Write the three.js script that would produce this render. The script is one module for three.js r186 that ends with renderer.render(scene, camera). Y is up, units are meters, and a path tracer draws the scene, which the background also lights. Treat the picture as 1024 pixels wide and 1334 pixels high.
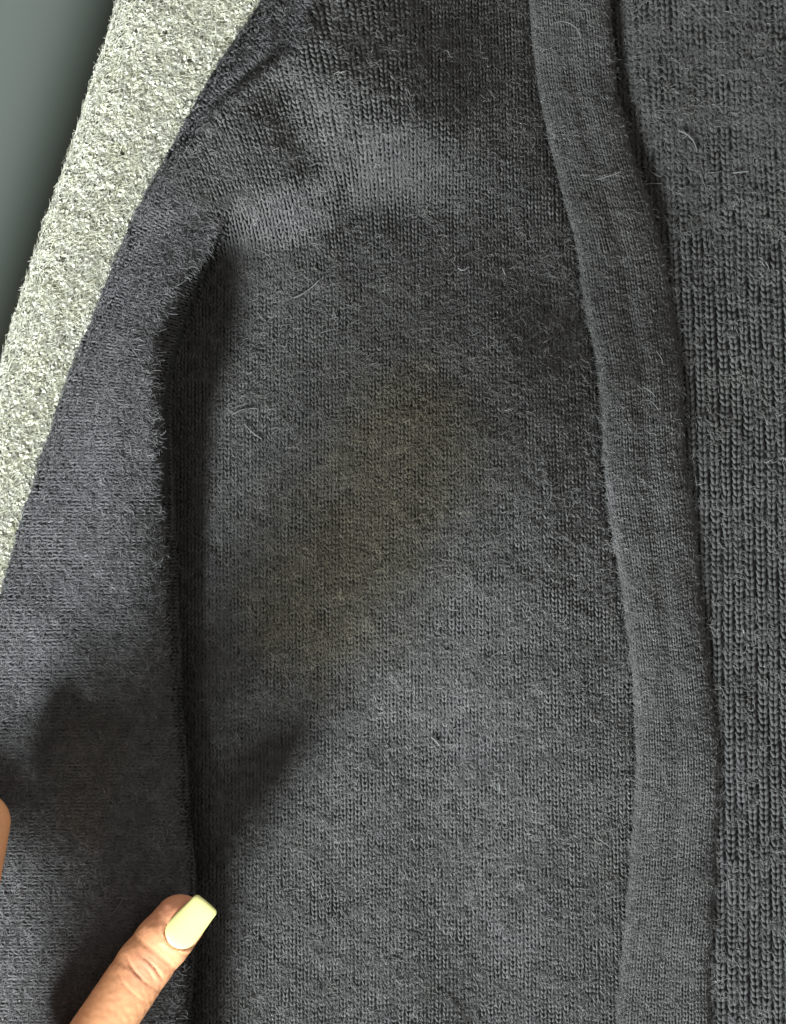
import * as THREE from 'three';
import { ImprovedNoise } from 'three/addons/math/ImprovedNoise.js';
import { mergeGeometries } from 'three/addons/utils/BufferGeometryUtils.js';
import { RectAreaLightUniformsLib } from 'three/addons/lights/RectAreaLightUniformsLib.js';

// ------------------------------------------------------------------ camera, light, exposure
const W = 786, H = 1024;
const K = 0.00022;            // metres per fabric unit (all layout numbers below are in these units, 0.22 mm)
const D = 0.45, H0 = 42;      // camera height over the cloth, mean height of the cloth over the seat
const scene = new THREE.Scene();
scene.background = new THREE.Color().setRGB(0.235, 0.235, 0.228);      // dim room all round
const camera = new THREE.PerspectiveCamera(2 * Math.atan(667 * K / D) * 180 / Math.PI, W / H, 0.02, 30);
camera.position.set(0, H0 * K + D, 0);
camera.up.set(0, 0, -1);
camera.lookAt(0, 0, 0);
scene.add(camera);
RectAreaLightUniformsLib.init();
function areaLight(color, intensity, w, h, pos) {
  const l = new THREE.RectAreaLight(color, intensity, w, h);
  l.position.set(...pos); l.lookAt(0, 0, 0); scene.add(l); return l;
}
areaLight(new THREE.Color().setRGB(0.86, 0.94, 1.0), 228, 0.58, 0.58, [-1.2, 0.95, 1.86]);     // window, to the lower left
areaLight(new THREE.Color().setRGB(1.0, 0.97, 0.92), 1.6, 1.5, 1.5, [1.5, 2.3, -0.7]);        // pale ceiling over on the right
const renderer = new THREE.WebGLRenderer({ antialias: true });
renderer.setSize(W, H);
renderer.toneMapping = THREE.LinearToneMapping;
renderer.toneMappingExposure = 1.3;
renderer.shadowMap.enabled = true;

// ------------------------------------------------------------------ helpers
let seed = 1234567;
function rnd() { seed |= 0; seed = seed + 0x6D2B79F5 | 0; let t = Math.imul(seed ^ seed >>> 15, 1 | seed); t = t + Math.imul(t ^ t >>> 7, 61 | t) ^ t; return ((t ^ t >>> 14) >>> 0) / 4294967296; }
const rr = (a, b) => a + (b - a) * rnd();
const gauss = () => (rnd() + rnd() + rnd() - 1.5) * 1.15;
const clamp = (x, a = 0, b = 1) => Math.min(b, Math.max(a, x));
const sst = (a, b, x) => { const t = clamp((x - a) / (b - a)); return t * t * (3 - 2 * t); };
const lerp = (a, b, t) => a + (b - a) * t;
const IN = new ImprovedNoise();
const noise = (x, y, z = 0) => IN.noise(x + 31.7, y + 17.3, z + 5.1);
const fbm = (x, y) => noise(x, y) + 0.5 * noise(2.1 * x, 2.1 * y, 3) + 0.25 * noise(4.3 * x, 4.3 * y, 7);
function curve(pts) {             // smooth interpolation of [key, value] pairs (monotone keys), linear outside
  const n = pts.length, m = [];
  for (let i = 0; i < n; i++) {
    const a = pts[Math.max(0, i - 1)], b = pts[Math.min(n - 1, i + 1)];
    m.push((b[1] - a[1]) / (b[0] - a[0]));
  }
  return x => {
    if (x <= pts[0][0]) return pts[0][1] + m[0] * (x - pts[0][0]);
    if (x >= pts[n - 1][0]) return pts[n - 1][1] + m[n - 1] * (x - pts[n - 1][0]);
    let i = 0; while (x > pts[i + 1][0]) i++;
    const h = pts[i + 1][0] - pts[i][0], t = (x - pts[i][0]) / h, t2 = t * t, t3 = t2 * t;
    return (2 * t3 - 3 * t2 + 1) * pts[i][1] + (t3 - 2 * t2 + t) * h * m[i] + (3 * t2 - 2 * t3) * pts[i + 1][1] + (t3 - t2) * h * m[i + 1];
  };
}
function P(u, v, h) {             // fabric units -> metres; wider for what lies lower, so that sizes are those seen from above
  const f = 1 - (h - H0) * K / D;
  return new THREE.Vector3((u - 512) * K * f, h * K, (v - 667) * K * f);
}
const G = name => { const g = new THREE.Group(); g.name = name; return g; };
function mesh(name, geo, mat, parent, kind) {
  const o = new THREE.Mesh(geo, mat); o.name = name; o.castShadow = o.receiveShadow = true;
  if (kind) o.userData.kind = kind;
  parent.add(o); return o;
}
function gridGeometry(nu, nv, f, keep) {      // f(i, j) -> Vector3 ; keep(i, j) per quad
  const pos = new Float32Array((nu + 1) * (nv + 1) * 3), idx = [];
  for (let j = 0; j <= nv; j++) for (let i = 0; i <= nu; i++) { const p = f(i, j), k = 3 * (j * (nu + 1) + i); pos[k] = p.x; pos[k + 1] = p.y; pos[k + 2] = p.z; }
  for (let j = 0; j < nv; j++) for (let i = 0; i < nu; i++) {
    if (keep && !keep(i, j)) continue;
    const a = j * (nu + 1) + i, b = a + 1, c = a + nu + 1, d = c + 1;
    idx.push(a, c, b, b, c, d);
  }
  const g = new THREE.BufferGeometry();
  g.setAttribute('position', new THREE.BufferAttribute(pos, 3)); g.setIndex(idx); g.computeVertexNormals();
  return g;
}
class Tubes {                     // collects thin tubes into one geometry; positions in any unit
  constructor() { this.p = []; this.n = []; this.i = []; }
  add(pts, radius, sides = 3, cap = false) {
    const base = this.p.length / 3, N = pts.length, t = new THREE.Vector3(), a = new THREE.Vector3(), b = new THREE.Vector3(), ref = new THREE.Vector3(0.31, 0.9, 0.27).normalize();
    for (let k = 0; k < N; k++) {
      t.copy(pts[Math.min(N - 1, k + 1)]).sub(pts[Math.max(0, k - 1)]).normalize();
      a.crossVectors(t, ref); if (a.lengthSq() < 1e-4) a.set(1, 0, 0); a.normalize(); b.crossVectors(t, a);
      const r = typeof radius === 'function' ? radius(k / (N - 1)) : radius;
      for (let s = 0; s < sides; s++) {
        const c = Math.cos(2 * Math.PI * s / sides), d = Math.sin(2 * Math.PI * s / sides);
        const nx = a.x * c + b.x * d, ny = a.y * c + b.y * d, nz = a.z * c + b.z * d;
        this.p.push(pts[k].x + nx * r, pts[k].y + ny * r, pts[k].z + nz * r); this.n.push(nx, ny, nz);
      }
    }
    for (let k = 0; k < N - 1; k++) for (let s = 0; s < sides; s++) {
      const q = base + k * sides + s, w = base + k * sides + (s + 1) % sides;
      this.i.push(q, w, q + sides, w, w + sides, q + sides);
    }
  }
  geometry() {
    const g = new THREE.BufferGeometry();
    g.setAttribute('position', new THREE.Float32BufferAttribute(this.p, 3)); g.setAttribute('normal', new THREE.Float32BufferAttribute(this.n, 3)); g.setIndex(this.i);
    return g;
  }
}

// ------------------------------------------------------------------ floor
const floorY = -0.075;
{
  const n = 256, d = new Uint8Array(n * n * 4);
  for (let j = 0; j < n; j++) for (let i = 0; i < n; i++) {
    const s = 232 + 14 * fbm(i / 40, j / 40) + 5 * gauss(), k = 4 * (j * n + i);
    d[k] = d[k + 1] = d[k + 2] = clamp(s, 0, 255); d[k + 3] = 255;
  }
  const t = new THREE.DataTexture(d, n, n); t.magFilter = THREE.LinearFilter; t.wrapS = t.wrapT = THREE.MirroredRepeatWrapping; t.repeat.set(6, 6); t.needsUpdate = true;
  const g = new THREE.BoxGeometry(6, 0.05, 6);
  const o = mesh('floor', g, new THREE.MeshStandardMaterial({ color: new THREE.Color().setRGB(0.15, 0.17, 0.155), map: t, roughness: 0.6 }), scene, 'structure');
  o.position.set(0, floorY - 0.025, 0);
  o.userData.label = 'smooth grey green floor beside the seat'; o.userData.category = 'floor';
}

// ------------------------------------------------------------------ cream boucle seat, and the smooth panel that curves down beside it
const seat = G('boucle_seat'); seat.position.set(0, floorY, 0); scene.add(seat);
seat.userData = { label: 'cream boucle upholstered seat pad that the cardigan is spread over', category: 'seat pad' };
// its visible edge runs from (156,0) to (0,470) seen from above
const E0 = [162, 0], ED = [-0.315, 0.949], EN = [-0.949, -0.315];
const seatR = 62, seatThick = 0.075 / K;
function seatPoint(along, t) {    // t < 0: flat top inwards (units), t 0..1: round edge, t > 1: side going down
  let out, h;
  const bow = -10 * Math.pow(along / 700 - 0.33, 2) + 2.5 * noise(along / 60, 2);
  if (t <= 0) { out = -seatR + t; h = 0; }
  else if (t <= 1) { const a = t * Math.PI / 2; out = -seatR + seatR * Math.sin(a); h = -seatR * (1 - Math.cos(a)); }
  else { out = -26 * sst(1.2, 3, t) ; h = -seatR - (t - 1) * (seatThick - seatR) / 2; }
  const hm = t <= 0 ? 0 : h;
  const u = E0[0] + ED[0] * along + EN[0] * (out + bow), v = E0[1] + ED[1] * along + EN[1] * (out + bow);
  const p = P(u, v, hm); if (t > 1) { const q = P(u, v, -seatR); p.x = q.x; p.z = q.z; }
  return p;
}
const ts = [];
for (let i = 0; i <= 60; i++) ts.push(-1900 * Math.pow(1 - i / 60, 1.6));
for (let i = 1; i <= 14; i++) ts.push(i / 14);
for (let i = 1; i <= 10; i++) ts.push(1 + 2 * i / 10);
{
  const g = gridGeometry(ts.length - 1, 180, (i, j) => { const p = seatPoint(-620 + 14.5 * j, ts[i]); p.y -= floorY + 0.0008; return p; });
  // outward facing
  const ix = g.index.array; for (let k = 0; k < ix.length; k += 3) { const a = ix[k]; ix[k] = ix[k + 1]; ix[k + 1] = a; }
  g.computeVertexNormals();
  mesh('cover', g, new THREE.MeshStandardMaterial({ color: new THREE.Color().setRGB(0.25, 0.235, 0.165), roughness: 1, side: THREE.DoubleSide }), seat);
}

{
  const top = -95, R = 125, gap = 30, prof = [];       // profile: out = distance from the seat's edge, h = height
  prof.push([gap, -330]);
  for (let i = 0; i <= 24; i++) { const a = i / 24 * Math.PI / 2; prof.push([gap + R - R * Math.cos(a), top - R + R * Math.sin(a)]); }
  for (let i = 1; i <= 12; i++) prof.push([gap + R + 100 * i, top + 1.2 * i]);
  const g = gridGeometry(prof.length - 1, 60, (i, j) => {
    const al = -900 + 40 * j, [o, h] = prof[i], u = E0[0] + ED[0] * al + EN[0] * o, v = E0[1] + ED[1] * al + EN[1] * o, q = P(u, v, -62);
    return new THREE.Vector3(q.x, h * K - floorY, q.z);
  });
  const panel = G('side_panel'); panel.position.set(0, floorY, 0); scene.add(panel);
  panel.userData = { label: 'smooth grey green panel curving down beside the cream seat', category: 'panel' };
  mesh('panel_shell', g, new THREE.MeshStandardMaterial({ color: new THREE.Color().setRGB(0.078, 0.09, 0.077), roughness: 0.55, side: THREE.DoubleSide }), panel);
}

// ------------------------------------------------------------------ the cardigan's lie: edges and heights
const outlineL = curve([[-160, 440], [0, 341], [60, 300], [130, 257], [200, 219], [270, 181], [340, 149], [400, 126], [470, 97], [540, 72], [610, 50], [680, 26], [760, 6], [800, -6], [900, -22], [1000, -30], [1150, -36], [1334, -40], [1500, -40]]);
const crease = curve([[250, 330], [300, 300], [340, 272], [400, 246], [450, 231], [520, 220], [600, 221], [700, 226], [800, 231], [900, 236], [1000, 242], [1100, 249], [1150, 253], [1250, 250], [1334, 246], [1500, 240]]);
const plackL = curve([[-150, 680], [0, 693], [90, 700], [152, 713], [234, 732], [332, 757], [400, 766], [480, 784], [606, 792], [669, 798], [732, 809], [800, 819], [900, 830], [1000, 833], [1100, 827], [1200, 819], [1334, 807], [1500, 795]]);
const plackR = curve([[-150, 775], [0, 789], [63, 795], [117, 799], [158, 809], [203, 820], [253, 838], [300, 852], [348, 864], [400, 871], [479, 882], [558, 887], [606, 890], [653, 898], [716, 904], [800, 911], [900, 923], [1000, 933], [1100, 929], [1193, 925], [1258, 921], [1334, 922], [1500, 918]]);
const seam = curve([[0, 420], [60, 388], [80, 370], [110, 330], [140, 297], [172, 266], [200, 241], [225, 219], [260, 195], [287, 176], [330, 158], [400, 140]]);
const split = curve([[-160, 470], [0, 405], [60, 388], [80, 370], [110, 330], [140, 297], [172, 266], [200, 243], [225, 232], [250, 236], [275, 262], [300, 290], [340, 272], [400, 246], [450, 231], [520, 220], [600, 221], [700, 226], [800, 231], [900, 236], [1000, 242], [1100, 249], [1150, 253], [1250, 250], [1334, 246], [1500, 240]]);
const stepV = curve([[200, 560], [222, 480], [232, 440], [250, 392], [270, 345], [290, 312], [320, 294], [370, 282], [430, 262], [470, 222], [540, 214], [620, 214], [700, 200]]);
const stepW = curve([[200, 24], [270, 30], [310, 46], [380, 48], [430, 50], [480, 58], [600, 75], [700, 80]]);
const crest = curve([[200, 112], [320, 118], [400, 128], [520, 132], [620, 122], [720, 106], [800, 99], [1000, 104], [1120, 116], [1200, 122], [1334, 122], [1500, 120]]);
const sleeveDrop = curve([[200, 0.05], [330, 0.08], [460, 0.1], [580, 0.14], [680, 0.36], [800, 0.44], [1000, 0.44], [1120, 0.3], [1400, 0.3]]);
function segDist(u, v, a, b) { const x = b[0] - a[0], y = b[1] - a[1], t = clamp(((u - a[0]) * x + (v - a[1]) * y) / (x * x + y * y)); return Math.hypot(u - a[0] - t * x, v - a[1] - t * y); }
function wobble(u, v) { return 4.5 * noise(u / 95, v / 120) + 1.6 * noise(u / 38, v / 44, 4); }
const dome = (u, v) => 84 * Math.exp(-Math.pow(Math.abs(u - 640) / (u < 640 ? 265 : 250), 2.0) - Math.pow(Math.abs(v - 640) / (v < 640 ? 330 : 400), 2.2));
function clothH(u, v) {           // front panel and sleeve
  const oL = outlineL(v), cr = crease(Math.max(v, 250)), pL = plackL(v);
  const dO = (u - oL) * 0.82;
  const roll = (d, r) => d <= 0 ? 0 : Math.sqrt(1 - Math.pow(1 - Math.min(d / r, 1), 2));
  // body with the shoulder fold above it
  let b = 44 + dome(u, v) * sst(cr, cr + 130, u);
  const T = 72 * sst(720, 500, u) * (0.5 + 0.5 * sst(-60, 120, v));
  b += T * sst(1, -1, (v - stepV(u)) / stepW(u));
  const dv = segDist(u, v, [372, 128], [432, 238]);
  b -= 15 * Math.exp(-Math.pow(dv / 38, 2)) * (1 + 0.3 * noise(u / 40, v / 40, 6));
  b += 9 * Math.exp(-Math.pow(segDist(u, v, [455, 120], [560, 185]) / 50, 2));
  b += 8 * Math.exp(-(Math.pow((u - 470) / 190, 2) + Math.pow((v - 1020) / 260, 2)));
  b -= 10 * Math.exp(-Math.pow(segDist(u, v, [560, 960], [640, 1334]) / 60, 2));
  const ds = (seam(clamp(v, 0, 400)) - u) * 0.72;               // the shoulder seam: a soft raised cord, lower beyond it
  const seamOn = sst(-40, 60, v) * sst(380, 270, v);
  b += seamOn * (7 * Math.exp(-Math.pow(ds / 7, 2)) - 9 * Math.exp(-Math.pow((ds - 16) / 9, 2)) - 10 * sst(4, 60, ds));
  b *= roll(dO, 46);
  const wv = lerp(lerp(34, 22, sst(700, 860, v)), 95, Math.exp(-Math.pow((v - 400) / 80, 2)));
  const on = sst(262, 420, v);
  b -= on * 34 * Math.exp(-Math.pow(Math.max(0, u - cr) / wv, 1.6)) * (u > cr - 30 ? 1 : 0);
  b -= 9 * sst(pL - 130, pL, u) * sst(250, 450, v) + 12 * Math.exp(-Math.max(0, pL - u) / 9);
  // sleeve
  const s = clamp((u - oL) / (cr - oL), 0, 1), c = crest(v);
  const p = 0.3 * roll(u - oL, 26) + 0.7 * (s < 0.6 ? Math.sin(Math.PI / 2 * s / 0.6) : 1 - sleeveDrop(v) * Math.pow((s - 0.6) / 0.4, 2.6));
  let sl = c * p;
  sl += 9 * Math.exp(-Math.pow(segDist(u, v, [15, 780], [110, 900]) / 40, 2)) - 8 * Math.exp(-Math.pow(segDist(u, v, [20, 900], [90, 1000]) / 45, 2));
  const w = sst(cr + 4, cr - lerp(34, 16, sst(420, 560, v)), u) * sst(262, 345, v);
  return lerp(b, sl, w) + wobble(u, v) * clamp(dO / 40) ;
}
function panelH(u, v) {           // ribbed panel on the right
  const d = Math.max(0, u - plackR(v));
  return 40 + dome(u, v) + 4 * sst(250, 420, v) - lerp(19, 4, sst(150, 420, v)) * Math.exp(-Math.pow(d / lerp(26, 16, sst(150, 420, v)), 1.4)) + 0.8 * wobble(u + 300, v) + 10 * Math.exp(-(Math.pow((u - 1000) / 90, 2) + Math.pow((v - 120) / 160, 2)));
}
function plackH(t, v) {           // button band, t 0..1 across
  const e = Math.abs(2 * t - 1);
  return 45 + dome(lerp(plackL(v), plackR(v), t), v) + 0.8 * wobble(800, v) + 6 * Math.pow(1 - Math.pow(e, 5), 0.5) + 4 * (1 - e * e) + 0.9 * noise(t * 3, v / 45, 9) - 2.2 * Math.exp(-Math.pow((t - 0.5) / 0.12, 2));
}
// faded olive mark: sun-bleached dye with a shape of its own
function stain(u, v) {
  const wob = 26 * fbm(u / 70, v / 70);
  const a = sst(150, 25, segDist(u, v, [540, 565], [410, 800]) + wob) * (0.9 + 0.12 * noise(u / 45, v / 45, 30));
  const b = 0.55 * sst(75, 20, segDist(u, v, [120, 985], [110, 1060]) + wob);
  return Math.max(a, b);
}
function woolColor(u, v, base, spread, cool = 0) {
  let k = 0.9 * base * (1 + 0.16 * noise(u / 17, v / 17, 2) + 0.1 * noise(u / 70, v / 70, 8)) * Math.exp(spread * gauss());
  const s = stain(u, v), w = noise(u / 120, v / 120, 11) * 0.02;
  return new THREE.Color().setRGB(k * (1.0 - 0.03 * s), k * (0.962 - 0.115 * s), k * (0.895 - 0.35 * s + w + cool * 0.12));
}

// ------------------------------------------------------------------ knit stitches and wool fibre shapes
function stitchGeometry(variant, fat, lean) {     // one V of the knit: x across the wale, z along it, y up; unit pitch
  const t = new Tubes();
  for (const s of [-1, 1]) {
    const j = () => 0.05 * gauss();
    const pts = [];
    for (let k = 0; k <= 5; k++) {
      const q = k / 5;
      pts.push(new THREE.Vector3(s * (0.1 + lean * q) + j() * 0.6, 0.02 + 0.2 * Math.sin(Math.PI * Math.min(1, q * 1.05)) + j() * 0.5, 0.62 - 1.3 * q + j()));
    }
    const c = new THREE.CatmullRomCurve3(pts).getPoints(6);
    t.add(c, q => fat * (0.55 + 0.45 * Math.sin(Math.PI * (0.1 + 0.8 * q))), 6);
  }
  return t.geometry();
}
const stitchG = [], stitchFine = [];
for (let k = 0; k < 4; k++) { stitchG.push(stitchGeometry(k, 0.185, 0.27)); stitchFine.push(stitchGeometry(k, 0.2, 0.24)); }
function fibre(t, o, len, lift, rad, curl, seg = 5, sides = 3) {
  let a = rr(0, 2 * Math.PI), p = new THREE.Vector3(...o), e = rr(-0.15, 0.5);
  const pts = [p.clone()], st = len / seg, bend = curl * gauss();
  for (let k = 0; k < seg; k++) {
    a += (bend + 0.35 * gauss()); e += 0.35 * gauss() - 0.12; if (p.y > lift) e -= 0.5; if (p.y < 0.6) e = Math.max(e, 0.1);
    p = p.clone().add(new THREE.Vector3(Math.cos(a) * Math.cos(e), Math.sin(e), Math.sin(a) * Math.cos(e)).multiplyScalar(st));
    pts.push(p);
  }
  t.add(pts, q => rad * (1 - 0.5 * q), sides);
}
function tuftGeometry(n, reach, len, lift, rad, curl) {
  const t = new Tubes();
  for (let k = 0; k < n; k++) fibre(t, [reach * gauss(), rr(0.5, 2.5), reach * gauss()], rr(0.5, 1.25) * len, lift, rad * rr(0.75, 1.25), curl);
  const g = t.geometry(); g.scale(K, K, K); return g;
}
const tufts = []; for (let k = 0; k < 10; k++) tufts.push(tuftGeometry(11, 5, 10, 4.0, 0.4, 0.28));
const ribG = []; for (let k = 0; k < 4; k++) ribG.push(stitchGeometry(k, 0.185, 0.225));
const yarn = new THREE.MeshStandardMaterial({ color: 0xffffff, roughness: 0.95 });
const backing = new THREE.MeshStandardMaterial({ color: new THREE.Color().setRGB(0.02, 0.02, 0.02), roughness: 1, side: THREE.DoubleSide });

function surfaceFrame(F, a, b, e = 0.5) {         // F(a, b) -> [u, v, h]
  const p = P(...F(a, b)), x = P(...F(a + e, b)).sub(P(...F(a - e, b))).multiplyScalar(1 / (2 * e)), z = P(...F(a, b + e)).sub(P(...F(a, b - e))).multiplyScalar(1 / (2 * e));
  const y = new THREE.Vector3().crossVectors(z, x).normalize();
  x.clampLength(0, 1.7 * K); z.clampLength(0, 1.7 * K);
  if (y.y < 0) { y.negate(); x.negate(); }
  return { p, x, y, z };
}
function instances(name, geos, list, parent) {    // list of {m, c}; spread over the variants, one InstancedMesh each
  const per = geos.map(() => []);
  list.forEach((it, i) => per[(i * 7 + Math.floor(i / 13)) % geos.length].push(it));
  per.forEach((l, k) => {
    if (!l.length) return;
    const o = new THREE.InstancedMesh(geos[k], yarn, l.length);
    o.name = name + (k ? '_' + String(k).padStart(3, '0') : ''); o.castShadow = o.receiveShadow = true; o.userData.kind = 'stuff';
    l.forEach((it, i) => { o.setMatrixAt(i, it.m); o.setColorAt(i, it.c); });
    parent.add(o);
  });
}
function stitchMatrix(F, a, b, pa, pb, height, sink = 0) {
  const { p, x, y, z } = surfaceFrame(F, a, b);
  const sx = x.clone().multiplyScalar(pa * rr(0.93, 1.07)), sz = z.clone().multiplyScalar(pb * rr(0.92, 1.1));
  sx.addScaledVector(z, pa * 0.09 * gauss());
  p.addScaledVector(x, 0.05 * pa * gauss()).addScaledVector(z, 0.06 * pb * gauss()).addScaledVector(y, K * (0.5 * gauss() - sink));
  return new THREE.Matrix4().makeBasis(sx, y.clone().multiplyScalar(height * K), sz).setPosition(p);
}
function fuzzMatrix(F, a, b, scale, lift = 0) {
  const { p, x, y, z } = surfaceFrame(F, a, b);
  if (y.y < 0.55 && y.x > 0) { lift -= 2.5; scale *= 0.6; }
  const q = new THREE.Quaternion().setFromUnitVectors(new THREE.Vector3(0, 1, 0), y).multiply(new THREE.Quaternion().setFromAxisAngle(new THREE.Vector3(0, 1, 0), rr(0, 6.283)));
  p.addScaledVector(y, K * lift);
  return new THREE.Matrix4().compose(p, q, new THREE.Vector3(scale, scale * rr(0.6, 1.2), scale));
}

// ------------------------------------------------------------------ cardigan
const cardigan = G('cardigan'); scene.add(cardigan);
cardigan.userData = { label: 'charcoal brushed knit cardigan with a faded olive patch, spread over the cream seat', category: 'cardigan' };
const V0 = -130, V1 = 1470, U1 = 1180;
function part(name, geo) { return mesh(name, geo, backing, cardigan); }

// sleeve and front panel: one cloth cut along the fold
const cell = 3, NU = Math.ceil((860 + 60) / cell), NV = Math.ceil((V1 - V0) / cell);
const clothGeo = keep => gridGeometry(NU, NV, (i, j) => {
  const u = -60 + i * cell, v = V0 + j * cell; return P(u, v, clothH(u, v));
}, (i, j) => { const u = -60 + (i + 0.5) * cell, v = V0 + (j + 0.5) * cell; return keep(u, v); });
const inSleeve = (u, v) => u > outlineL(v) - 1 && u < split(v);
const inFront = (u, v) => u >= split(v) && u > outlineL(v) - 1 && u < plackL(v) + 14;
const sleeve = part('sleeve', clothGeo(inSleeve));
const front = part('front_panel', clothGeo(inFront));

// front panel: wales run down the panel and fan out towards the shoulder
function frontMap(a, b) {
  const t = clamp((360 - b) / 360, 0, 1.5), u = a + (a - 585) * 0.55 * Math.pow(t, 1.5) * sst(620, 420, a) + 0.035 * (b - 667) * sst(500, 800, a) * (b > 667 ? 0.4 : 1);
  return [u, b, 0];
}
const onCloth = M => (a, b) => { const p = M(a, b); p[2] = clothH(p[0], p[1]); return p; };
{
  const F = onCloth(frontMap), pa = 9.4, pb = 6.3, st = [], fz = [];
  let ci = 0;
  for (let a = 100; a < 880; a += pa, ci++) {
    const off = rr(0, pb);
    for (let b = V0 + off; b < V1; b += pb) {
      const [u, v] = frontMap(a, b);
      if (u < split(v) - 4 || u < outlineL(v) || u > plackL(v) + 6) continue;
      st.push({ m: stitchMatrix(F, a, b, pa, pb, 11), c: woolColor(u, v, 0.058, 0.3) });
    }
  }
  for (let k = 0; k < 38000; k++) {
    const a = rr(100, 880), b = rr(V0, V1), [u, v] = frontMap(a, b);
    if (u < split(v) - 2 || u < outlineL(v) + 3 || u > plackL(v) - 2) continue;
    if (noise(u / 30, v / 30, 21) < -0.1 && rnd() < 0.45) continue;
    if (v < 330 && u > 330 && rnd() < 0.45) continue;
    fz.push({ m: fuzzMatrix(F, a, b, rr(0.7, 1.25), rr(0.5, 2)), c: woolColor(u, v, 0.108, 0.42) });
  }
  instances('knit_stitches', stitchG, st, front);
  instances('wool_fuzz', tufts, fz, front);
}
// sleeve: rows start at the outer edge and run in over the roll
function sleeveMap(a, b) {          // a: units along the outer edge (as v), b: distance in from the edge
  const tilt = sst(620, 60, a), d = [lerp(1, 0.72, tilt), lerp(0.0, 0.69, tilt)];
  return [outlineL(a) + b * d[0], a + b * d[1], 0];
}
{
  const F = onCloth(sleeveMap), pa = 9.6, pb = 7.2, st = [], fz = [];
  for (let a = V0 - 60; a < V1; a += pa * (a < 560 ? 0.9 : 1)) {
    const off = rr(0, pb);
    for (let b = 2 + off; b < 330; b += pb) {
      const [u, v] = sleeveMap(a, b);
      if (u > split(v) + 2 || v < V0 || v > V1) continue;
      st.push({ m: stitchMatrix(F, a, b, pa, pb, 11), c: woolColor(u, v, 0.06, 0.3, 0.35) });
    }
  }
  for (let k = 0; k < 24000; k++) {
    const a = rr(V0 - 60, V1), b = rr(1, 330), [u, v] = sleeveMap(a, b);
    if (u > split(v) + 1 || v < V0 || v > V1) continue;
    if (u < seam(v) - 8 && v < 200 && rnd() < 0.45) continue;
    fz.push({ m: fuzzMatrix(F, a, b, rr(0.7, 1.3), rr(0.5, 2)), c: woolColor(u, v, 0.112, 0.42, 0.35) });
  }
  instances('knit_stitches', stitchG, st, sleeve);
  instances('wool_fuzz', tufts, fz, sleeve);
}
// ribbed panel, each rib a mesh of its own
const panelMap = (a, b) => { const u = a + 0.028 * (b - 560) * (b < 560 ? 1.3 : 0.5) + 2.2 * noise(a / 50, b / 160, 3); return [u, b, panelH(u, b)]; };
{
  const g = gridGeometry(Math.ceil(430 / 3), NV, (i, j) => { const u = 750 + i * 3, v = V0 + j * cell; return P(u, v, panelH(u, v)); }, (i, j) => 750 + i * 3 > plackR(V0 + j * cell) - 26);
  const panel = part('ribbed_panel', g), pa = 14.6, pb = 8.3, fz = [];
  const ribMat = new THREE.MeshStandardMaterial({ color: 0xffffff, vertexColors: true, roughness: 0.95 });
  let n = 0;
  for (let a = 740; a < U1 + 10; a += pa) {
    const P3 = [], N3 = [], C3 = [], I3 = [], v3 = new THREE.Vector3(), nm = new THREE.Matrix3();
    let b0 = 1e9, b1 = -1e9;
    for (let b = V0; b < V1; b += pb) { const [u, v] = panelMap(a, b); if (u > plackR(v) - 14 && u < U1) { b0 = Math.min(b0, b); b1 = Math.max(b1, b); } }
    const off = rr(0, pb);
    for (let b = b0 + off; b <= b1; b += pb) {
      const [u, v] = panelMap(a, b);
      const m = stitchMatrix(panelMap, a, b, pa, pb, 12), c = woolColor(u, v, 0.045, 0.15);
      const sg = ribG[Math.floor(rnd() * 4)], sp = sg.attributes.position, sn = sg.attributes.normal, base = P3.length / 3;
      nm.getNormalMatrix(m);
      for (let k = 0; k < sp.count; k++) {
        v3.fromBufferAttribute(sp, k); v3.x *= 0.97; v3.applyMatrix4(m); P3.push(v3.x, v3.y, v3.z);
        v3.fromBufferAttribute(sn, k).applyMatrix3(nm).normalize(); N3.push(v3.x, v3.y, v3.z); C3.push(c.r, c.g, c.b);
      }
      for (const k of sg.index.array) I3.push(base + k);
    }
    if (!P3.length) continue;
    const rg = new THREE.BufferGeometry();
    rg.setAttribute('position', new THREE.Float32BufferAttribute(P3, 3)); rg.setAttribute('normal', new THREE.Float32BufferAttribute(N3, 3)); rg.setAttribute('color', new THREE.Float32BufferAttribute(C3, 3)); rg.setIndex(I3);
    mesh('rib' + (n ? '_' + String(n).padStart(3, '0') : ''), rg, ribMat, panel); n++;
  }
  for (let k = 0; k < 15000; k++) {
    const a = rr(740, U1), b = rr(V0, V1), [u, v] = panelMap(a, b);
    if (u < plackR(v) + 3 || u > U1) continue;
    const fuzzy = sst(430, 150, v) * sst(-0.5, 0.3, noise(u / 60, v / 60, 40) + 0.2) ;
    if (rnd() > 0.3 + 0.7 * fuzzy) continue;
    fz.push({ m: fuzzMatrix(panelMap, a, b, rr(0.7, 1.3), rr(1, 2.5)), c: woolColor(u, v, 0.106, 0.42) });
  }
  instances('wool_fuzz', tufts, fz, panel);
}
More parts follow.
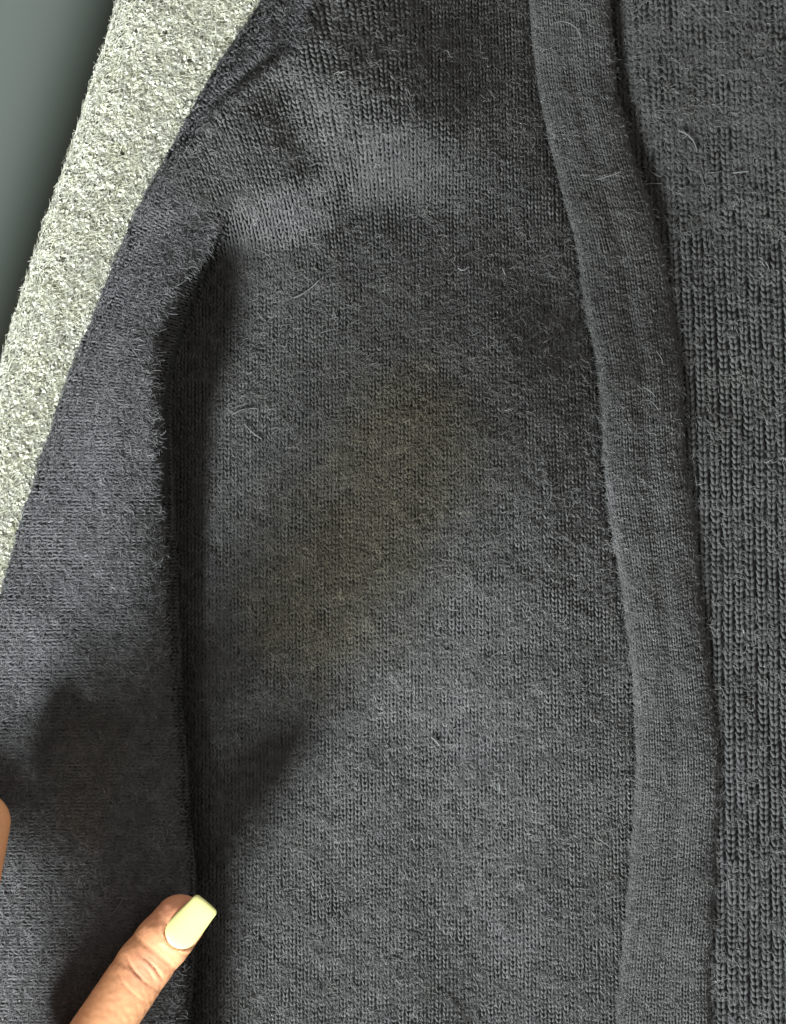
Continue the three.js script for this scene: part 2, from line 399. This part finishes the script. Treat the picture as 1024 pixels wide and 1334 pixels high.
// button band: a folded strip with rounded edges lying proud of both panels
const bandMap = (a, b) => { const t = a / 104, l = plackL(b), r = plackR(b); return [l + (r - l) * t, b, plackH(clamp(t), b)]; };
{
  const tt = []; for (let i = 0; i <= 30; i++) { const q = i / 30; tt.push(0.5 - 0.5 * Math.cos(Math.PI * q)); }
  const n = tt.length;
  const g = gridGeometry(n + 1, NV, (i, j) => {
    const v = V0 + j * cell, t = tt[clamp(i - 1, 0, n - 1)], l = plackL(v), r = plackR(v);
    let h = plackH(t, v); if (i === 0 || i === n + 1) h -= 22;
    return P(l + (r - l) * t + (i === 0 ? 3 : i === n + 1 ? -3 : 0), v, h);
  });
  const band = part('button_band', g), pa = 7.43, pb = 5.6, st = [], fz = [];
  for (let a = pa * 0.4; a < 103.5; a += pa) { const off = rr(0, pb); for (let b = V0 + off; b < V1; b += pb) {
    const [u, v] = bandMap(a, b); st.push({ m: stitchMatrix(bandMap, a, b, pa, pb, 8), c: woolColor(u, v, 0.058, 0.25) });
  } }
  for (let side = 0; side < 2; side++) for (let d = 0; d < 3; d++) for (let b = V0; b < V1; b += pb) {      // stitches round the folded edges
    const [u, v, h] = bandMap(side ? 103.4 : 0.6, b), p = P(u + (side ? 1 : -1) * (1.5 - d * 0.7), v, h - 3 - d * 6), x = new THREE.Vector3(0, side ? -1 : 1, 0), y = new THREE.Vector3(side ? 1 : -1, 0, 0), z = new THREE.Vector3(0, 0, 1);
    st.push({ m: new THREE.Matrix4().makeBasis(x.multiplyScalar(7 * K), y.multiplyScalar(8 * K), z.multiplyScalar(pb * K)).setPosition(p), c: woolColor(u, v, 0.058, 0.25) });
  }
  for (let k = 0; k < 9000; k++) {
    const a = k % 7 === 0 ? rr(-1, 3) : k % 7 === 1 ? rr(101, 105) : rr(1, 103), b = rr(V0, V1), [u, v] = bandMap(a, b);
    fz.push({ m: fuzzMatrix(bandMap, a, b, rr(0.5, 1.0), rr(0.2, 1.2)), c: woolColor(u, v, 0.106, 0.42) });
  }
  instances('knit_stitches', stitchFine, st, band);
  instances('wool_fuzz', tufts, fz, band);
}
// long pale stray hairs lying on the wool
{
  const t = new Tubes();
  function surf(u, v) { if (u > plackR(v)) return panelH(u, v); if (u > plackL(v)) return plackH((u - plackL(v)) / (plackR(v) - plackL(v)), v); return clothH(u, v); }
  for (let k = 0; k < 150; k++) {
    let u = rr(0, 1024), v = rr(0, 1334); if (u < outlineL(v) + 14) continue;
    let a = rr(0, 6.283), bend = 0.22 * gauss(); const n = 4 + Math.floor(rr(0, 5)), pts = [], lift = rr(3, 5.5);
    for (let i = 0; i < n; i++) {
      if (u < outlineL(v) + 10) break;
      pts.push(P(u, v, surf(u, v) + lift + 1.5 * Math.sin(i * 0.9)));
      a += bend + 0.3 * gauss(); u += 5 * Math.cos(a); v += 5 * Math.sin(a);
    }
    if (pts.length > 3) t.add(pts, K * rr(0.25, 0.45), 4);
  }
  for (const [u0, v0, a0, b0, n, r] of [[383, 388, -0.35, -0.06, 9, 0.8], [597, 349, 1.3, -0.7, 4, 1.1], [655, 349, 1.2, 0, 3, 1.0], [562, 960, 0.6, 0.1, 4, 1.0], [140, 1255, 1.2, -0.35, 9, 0.7], [160, 1170, 2.0, 0.05, 6, 0.6], [319, 552, 1.0, -0.08, 7, 0.8], [303, 540, -0.7, 0.12, 8, 0.6], [760, 645, 2.6, -0.1, 9, 0.6], [884, 170, 0.15, 0.16, 9, 0.8], [776, 234, -0.2, -0.03, 8, 0.7], [722, 30, -0.5, 0.2, 10, 0.6], [837, 240, -0.1, 0.02, 6, 0.8], [955, 225, -0.1, 0, 5, 0.9], [230, 1282, 0.3, 0.1, 5, 0.6], [968, 820, 1.2, 0, 2, 1.1], [650, 1020, 1.0, 0.3, 3, 1.0]]) {
    let u = u0, v = v0, a = a0; const pts = [];
    for (let i = 0; i < n; i++) { pts.push(P(u, v, surf(u, v) + 6.5 + Math.sin(i))); a += b0; u += 5 * Math.cos(a); v += 5 * Math.sin(a); }
    t.add(pts, K * r, 4);
  }
  mesh('stray_hairs', t.geometry(), new THREE.MeshStandardMaterial({ color: new THREE.Color().setRGB(0.12, 0.118, 0.112), roughness: 0.8 }), cardigan, 'stuff');
}

// ------------------------------------------------------------------ boucle yarn on the seat
{
  const curls = [];
  for (let k = 0; k < 8; k++) {
    const t = new Tubes();
    for (let q = 0; q < 2; q++) {
      const R = rr(2.4, 3.8), a0 = rr(-0.5, 0.5), sweep = rr(2.2, 3.8), tilt = rr(0.15, 0.8), yaw = rr(-0.4, 0.4), pts = [], cx = gauss() * 2.6, cz = gauss() * 2.6;
      for (let i = 0; i <= 8; i++) {
        const a = a0 + sweep * i / 8, p = new THREE.Vector3(R * Math.cos(a) * rr(0.9, 1.1), 0, R * Math.sin(a) * rr(0.9, 1.1));
        p.applyAxisAngle(new THREE.Vector3(1, 0, 0), tilt).applyAxisAngle(new THREE.Vector3(0, 1, 0), yaw); p.x += cx; p.z += cz; p.y += 2.2; pts.push(p);
      }
      t.add(pts, s => 2.1 * (0.8 + 0.2 * Math.sin(9 * s)), 6);
    }
    for (let q = 0; q < 5; q++) fibre(t, [gauss() * 3, 4, gauss() * 3], rr(6, 16), 9, 0.26, 0.35);
    const g = t.geometry(); g.scale(K, K, K); curls.push(g);
  }
  const list = [];
  const F = (a, b) => { const p = seatPoint(a, b); return p; };
  for (let k = 0; k < 25000; k++) {
    const along = rr(-250, 1050); let t = rnd() < 0.25 ? rr(0, 1.25) : -rr(0, 330);
    const e = 0.5, et = t > 0 ? 0.01 : 0.5;
    const p = F(along, t), x = F(along + e, t).sub(F(along - e, t)).normalize(), z = F(along, t + et).sub(F(along, t - et)).normalize();
    const uu = p.x / K + 512, vv = p.z / K + 667; if (uu > outlineL(vv) + 70) continue;
    const y = new THREE.Vector3().crossVectors(z, x).normalize(); if (y.y < -0.05) y.negate();
    p.y -= floorY;
    const q = new THREE.Quaternion().setFromUnitVectors(new THREE.Vector3(0, 1, 0), y).multiply(new THREE.Quaternion().setFromAxisAngle(new THREE.Vector3(0, 1, 0), -0.93 + rr(-0.65, 0.65) + (rnd() < 0.5 ? Math.PI : 0)));
    const s = rr(1.1, 1.6), b = 0.5 * Math.exp(0.15 * gauss()), m = new THREE.Matrix4().compose(p.addScaledVector(y, K * rr(-1.5, 1.5)), q, new THREE.Vector3(s, s, s));
    list.push({ m, c: new THREE.Color().setRGB(b, b * 0.975, b * rr(0.71, 0.83)) });
  }
  instances('boucle_yarn', curls, list, seat);
}

// ------------------------------------------------------------------ hand
{
  const hand = G('hand'); hand.position.set(0, 0, 0); scene.add(hand);
  hand.userData = { label: 'tanned left hand with a pale yellow square thumbnail holding the sleeve', category: 'hand' };
  const bones = [   // [u, v, h, r] to [u, v, h, r]
    [[235, 1199, 163, 34], [212, 1227, 166, 36.4]], [[212, 1227, 166, 36.4], [188, 1257, 168, 36.8]], [[188, 1257, 168, 36.8], [101, 1387, 190, 38.5]], [[101, 1387, 190, 38.5], [14, 1525, 216, 52]], [[24, 1398, 176, 38], [14, 1525, 216, 50]],   // thumb
    [[-24, 1070, 166, 38], [-46, 1200, 226, 37]], [[-46, 1200, 226, 37], [-66, 1390, 270, 40]], [[-66, 1390, 270, 40], [-130, 1545, 330, 50]],          // first finger
    [[-112, 1150, 116, 36], [-135, 1260, 175, 38]], [[-135, 1260, 175, 38], [-210, 1520, 330, 48]],       // second finger
    [[14, 1525, 216, 52], [-120, 1640, 290, 62]], [[-130, 1545, 330, 50], [-240, 1650, 410, 70]], [[-210, 1520, 330, 48], [-260, 1640, 410, 68]], [[-120, 1640, 290, 62], [-240, 1660, 400, 72]], [[14, 1525, 216, 52], [-130, 1545, 330, 46]],
  ].map(([a, b]) => { const d = [b[0] - a[0], b[1] - a[1], b[2] - a[2]], L = d[0] * d[0] + d[1] * d[1] + d[2] * d[2]; return { a, b, d, L }; });
  const fingerOf = [0, 0, 0, 0, 3, 1, 1, 1, 2, 2, 3, 3, 3, 3, 3];
  const creases = [
    [[181, 1244], [192, 1251], [204, 1264], [215, 1281], 2.0, 2.2], [[165, 1245], [171, 1259], [183, 1274], [203, 1290], 2.2, 2.2], [[186, 1258], [194, 1266], [199, 1273], [203, 1279], 1.0, 2.0], [[157, 1276], [166, 1287], [177, 1297], [190, 1307], 0.9, 2.4], [[176, 1240], [188, 1243], [199, 1250], [206, 1258], 0.6, 1.8], [[151, 1262], [156, 1271], [160, 1279], [166, 1287], 0.6, 2],
  ].map(c => { const pts = new THREE.CatmullRomCurve3(c.slice(0, 4).map(p => new THREE.Vector3(p[0], p[1], 0))).getPoints(14); return { pts, depth: c[4], w: c[5] }; });
  // nail: local l along (0 cuticle .. 73 tip), w across
  const NB = [223, 1231], ND = [0.65, -0.76], NP = [0.76, 0.65];
  const halfWidth = l => l < 0 ? 0 : l < 24 ? 22 * Math.pow(1 - Math.pow(1 - l / 24, 2.2), 0.5) : lerp(22, 18.8, sst(24, 73, l));
  const nailH = (l, w) => 201.2 - 0.03 * l - w * w / 70 - w * 0.25;
  function groove(u, v) {
    let g = 0;
    for (const c of creases) {
      if (u < 140 || u > 225 || v < 1230 || v > 1315) break;
      let m = 1e9, at = 0; for (let k = 0; k < 14; k++) { const e = segDist(u, v, [c.pts[k].x, c.pts[k].y], [c.pts[k + 1].x, c.pts[k + 1].y]); if (e < m) { m = e; at = k / 13; } }
      g += 0.42 * c.depth * (Math.exp(-Math.pow(m / c.w, 2)) - 0.12 * Math.exp(-Math.pow((m - 4.5) / 3, 2))) * Math.sin(Math.PI * clamp(0.06 + 0.88 * at));
    }
    return g;
  }
  function sdf(u, v, h) {
    let ds = [1e9, 1e9, 1e9, 1e9];
    for (let k = 0; k < bones.length; k++) {
      const { a, b, d, L } = bones[k], t = clamp(((u - a[0]) * d[0] + (v - a[1]) * d[1] + (h - a[2]) * d[2]) / L);
      const e = Math.hypot(u - a[0] - t * d[0], v - a[1] - t * d[1], h - a[2] - t * d[2]) - lerp(a[3], b[3], t), f = fingerOf[k];
      const kk = 7, q = clamp(0.5 + 0.5 * (ds[f] - e) / kk); ds[f] = lerp(ds[f], e, q) - kk * q * (1 - q) * 0.4;
    }
    const sm = (x, y, kk) => { const q = clamp(0.5 + 0.5 * (x - y) / kk); return lerp(x, y, q) - kk * q * (1 - q); };
    let r = sm(sm(sm(ds[3], ds[0], 26), ds[1], 26), ds[2], 26);
    if (h > 150 && u > 130 && v < 1330) {
      r += groove(u, v);
      const l = (u - NB[0]) * ND[0] + (v - NB[1]) * ND[1], w = (u - NB[0]) * NP[0] + (v - NB[1]) * NP[1];
      const hw = halfWidth(clamp(l, 0.5, 70)), o = Math.max(Math.abs(w) - hw, l < 0 ? -l : 0) ;     // nail fold
      if (l > -14 && l < 60) r += -0.9 * Math.exp(-Math.pow((o - 5) / 4, 2)) * sst(-14, -2, l) * sst(60, 40, l);
      const under = h - (nailH(l, w) - 2.5);
      if (o < 0.5 && l > 0.5) { const cut = Math.min(under, -o + 0.5); if (cut > 0) r = Math.max(r, cut); }
    }
    r += (0.35 * noise(u / 9, v / 9, h / 9) + 0.09 * noise(u / 3.4, v / 3.4, h / 3.4)) * (h > 140 ? 1 : 0);
    return r;
  }
  // surface nets
  const c = 2.3, lo = [-360, 1015, 85], n = [Math.ceil(660 / c), Math.ceil(740 / c), Math.ceil(410 / c)];
  const [nx, ny, nz] = n, val = new Float32Array(nx * ny * nz), id = (i, j, k) => (k * ny + j) * nx + i;
  for (let k = 0; k < nz; k++) for (let j = 0; j < ny; j++) for (let i = 0; i < nx;) {
    const d = sdf(lo[0] + i * c, lo[1] + j * c, lo[2] + k * c); val[id(i, j, k)] = d;
    let skip = Math.floor(Math.max(0, Math.abs(d) - 14) / c * 0.8); i++;
    while (skip-- > 0 && i < nx) { val[id(i, j, k)] = d; i++; }
  }
  const vid = new Int32Array(nx * ny * nz).fill(-1), pos = [], nor = [], idx = [];
  const grad = (u, v, h) => { const e = 0.8, g = new THREE.Vector3(sdf(u + e, v, h) - sdf(u - e, v, h), sdf(u, v + e, h) - sdf(u, v - e, h), sdf(u, v, h + e) - sdf(u, v, h - e)).multiplyScalar(1 / (2 * e)); return g; };
  for (let k = 0; k < nz - 1; k++) for (let j = 0; j < ny - 1; j++) for (let i = 0; i < nx - 1; i++) {
    let s = 0, x = 0, y = 0, z = 0, m = 0; const f = q => val[id(i + (q & 1), j + (q >> 1 & 1), k + (q >> 2))];
    for (let q = 0; q < 8; q++) if (f(q) < 0) m |= 1 << q;
    if (m === 0 || m === 255) continue;
    for (let q = 0; q < 8; q++) for (const bit of [1, 2, 4]) if (!(q & bit)) {
      const p = q | bit; if ((m >> q & 1) === (m >> p & 1)) continue;
      const a = f(q), b = f(p), t = a / (a - b);
      x += (q & 1) + (bit === 1 ? t : 0); y += (q >> 1 & 1) + (bit === 2 ? t : 0); z += (q >> 2) + (bit === 4 ? t : 0); s++;
    }
    let U = lo[0] + (i + x / s) * c, V = lo[1] + (j + y / s) * c, Hh = lo[2] + (k + z / s) * c, g;
    for (let it = 0; it < 2; it++) { g = grad(U, V, Hh); const d = clamp(sdf(U, V, Hh), -1.5, 1.5) / Math.max(0.5, g.lengthSq()); U -= g.x * d; V -= g.y * d; Hh -= g.z * d; }
    g = grad(U, V, Hh);
    vid[id(i, j, k)] = pos.length / 3; const p = P(U, V, Hh); pos.push(p.x, p.y, p.z);
    g = new THREE.Vector3(g.x, g.z, g.y).normalize(); nor.push(g.x, g.y, g.z);
  }
  const quad = (a, b, d, e, flip) => { if (Math.min(a, b, d, e) < 0) return; if (flip) idx.push(a, d, b, b, d, e); else idx.push(a, b, d, b, e, d); };
  for (let k = 1; k < nz - 1; k++) for (let j = 1; j < ny - 1; j++) for (let i = 1; i < nx - 1; i++) {
    const a = val[id(i, j, k)] < 0;
    if (a !== val[id(i + 1, j, k)] < 0) quad(vid[id(i, j - 1, k - 1)], vid[id(i, j, k - 1)], vid[id(i, j - 1, k)], vid[id(i, j, k)], a);
    if (a !== val[id(i, j + 1, k)] < 0) quad(vid[id(i - 1, j, k - 1)], vid[id(i, j, k - 1)], vid[id(i - 1, j, k)], vid[id(i, j, k)], !a);
    if (a !== val[id(i, j, k + 1)] < 0) quad(vid[id(i - 1, j - 1, k)], vid[id(i, j - 1, k)], vid[id(i - 1, j, k)], vid[id(i, j, k)], a);
  }
  const g = new THREE.BufferGeometry();
  g.setAttribute('position', new THREE.Float32BufferAttribute(pos, 3)); g.setAttribute('normal', new THREE.Float32BufferAttribute(nor, 3)); g.setIndex(idx);
  // skin tone: redder round the knuckle and the nail, freckled
  const col = [];
  for (let k = 0; k < pos.length; k += 3) {
    const f = 1 - (pos[k + 1] / K - H0) * K / D, u = pos[k] / K / f + 512, v = pos[k + 2] / K / f + 667;
    const red = 0.8 * Math.exp(-Math.pow(Math.hypot(u - 190, v - 1262) / 26, 2)) + 0.7 * sst(1230, 1180, v) * sst(120, 160, u), m = 1 + 0.07 * noise(u / 14, v / 14) + 0.07 * noise(u / 3.7, v / 3.7, 2);
    col.push(0.86 * m, (0.40 - 0.045 * red) * m, (0.19 + 0.015 * red) * m);
  }
  g.setAttribute('color', new THREE.Float32BufferAttribute(col, 3));
  mesh('skin', g, new THREE.MeshPhysicalMaterial({ vertexColors: true, roughness: 0.5, specularIntensity: 0.6 }), hand);
  // the photographer's knitted cuff, rising from the wrist
  {
    const A = new THREE.Vector3(-190, 402, 1640), B = new THREE.Vector3(-480, 790, 2100), ax = B.clone().sub(A), L = ax.length(), prof = [[0, 0], [58, 0], [66, 4], [69, 12], [68, 24], [70, 60], [78, L * 0.5], [92, L - 6], [88, L], [0, L]].map(p => new THREE.Vector2(...p));
    const cg = new THREE.LatheGeometry(prof, 40); cg.applyQuaternion(new THREE.Quaternion().setFromUnitVectors(new THREE.Vector3(0, 1, 0), ax.normalize()));
    const cp = cg.attributes.position; for (let k = 0; k < cp.count; k++) { const p = P(cp.getX(k) + A.x, cp.getZ(k) + A.z, cp.getY(k) + A.y); cp.setXYZ(k, p.x, p.y, p.z); }
    cg.computeVertexNormals();
    mesh('cuff', cg, new THREE.MeshStandardMaterial({ color: new THREE.Color().setRGB(0.3, 0.3, 0.3), roughness: 1, side: THREE.DoubleSide }), hand);
  }
  // the nail, a curved plate with rounded rim
  const rim = [];
  for (let q = 0; q <= 60; q++) { const l = 67 * Math.pow(q / 60, 1.6); rim.push([l, halfWidth(l)]); }
  for (let q = 1; q <= 8; q++) { const a = q / 8 * Math.PI / 2; rim.push([67 + 6 * Math.sin(a), 18.9 - 6 + 6 * Math.cos(a)]); }
  const loop = [...rim, [73.3, 7], [73.4, 0], ...[...rim].reverse().map(([l, w]) => [l, -w])]; loop.splice(loop.findIndex(p => p[1] === 0 && p[0] > 70) + 1, 0, [73.3, -7]);
  const NR = 18, NT = loop.length, np = [], ni = [], C = [36, 0];
  for (const top of [1, 0]) for (let r = 0; r <= NR; r++) for (let t = 0; t < NT; t++) {
    const q = Math.sin(r / NR * Math.PI / 2), l = lerp(C[0], loop[t][0], q), w = lerp(C[1], loop[t][1], q);
    const th = top ? 2.6 * Math.pow(Math.max(0, 1 - Math.pow(q, 7)), 0.5) : -2.2 * Math.pow(Math.max(0, 1 - Math.pow(q, 8)), 0.5);
    const p = P(NB[0] + ND[0] * l + NP[0] * w, NB[1] + ND[1] * l + NP[1] * w, nailH(l, w) + th); np.push(p.x, p.y, p.z);
  }
  for (let s = 0; s < 2; s++) for (let r = 0; r < NR; r++) for (let t = 0; t < NT; t++) {
    const o = s * (NR + 1) * NT, a = o + r * NT + t, b = o + r * NT + (t + 1) % NT, d = a + NT, e = b + NT;
    if (s === 0) ni.push(a, d, b, b, d, e); else ni.push(a, b, d, b, e, d);
  }
  const ng = new THREE.BufferGeometry(); ng.setAttribute('position', new THREE.Float32BufferAttribute(np, 3)); ng.setIndex(ni); ng.computeVertexNormals();
  const nail = mesh('fingernail', ng, new THREE.MeshPhysicalMaterial({ color: new THREE.Color().setRGB(0.76, 0.71, 0.28), roughness: 0.38, clearcoat: 0.5, clearcoatRoughness: 0.3, side: THREE.DoubleSide }), hand);
  nail.userData.label = 'pale yellow square tipped nail';
}
renderer.render(scene, camera);
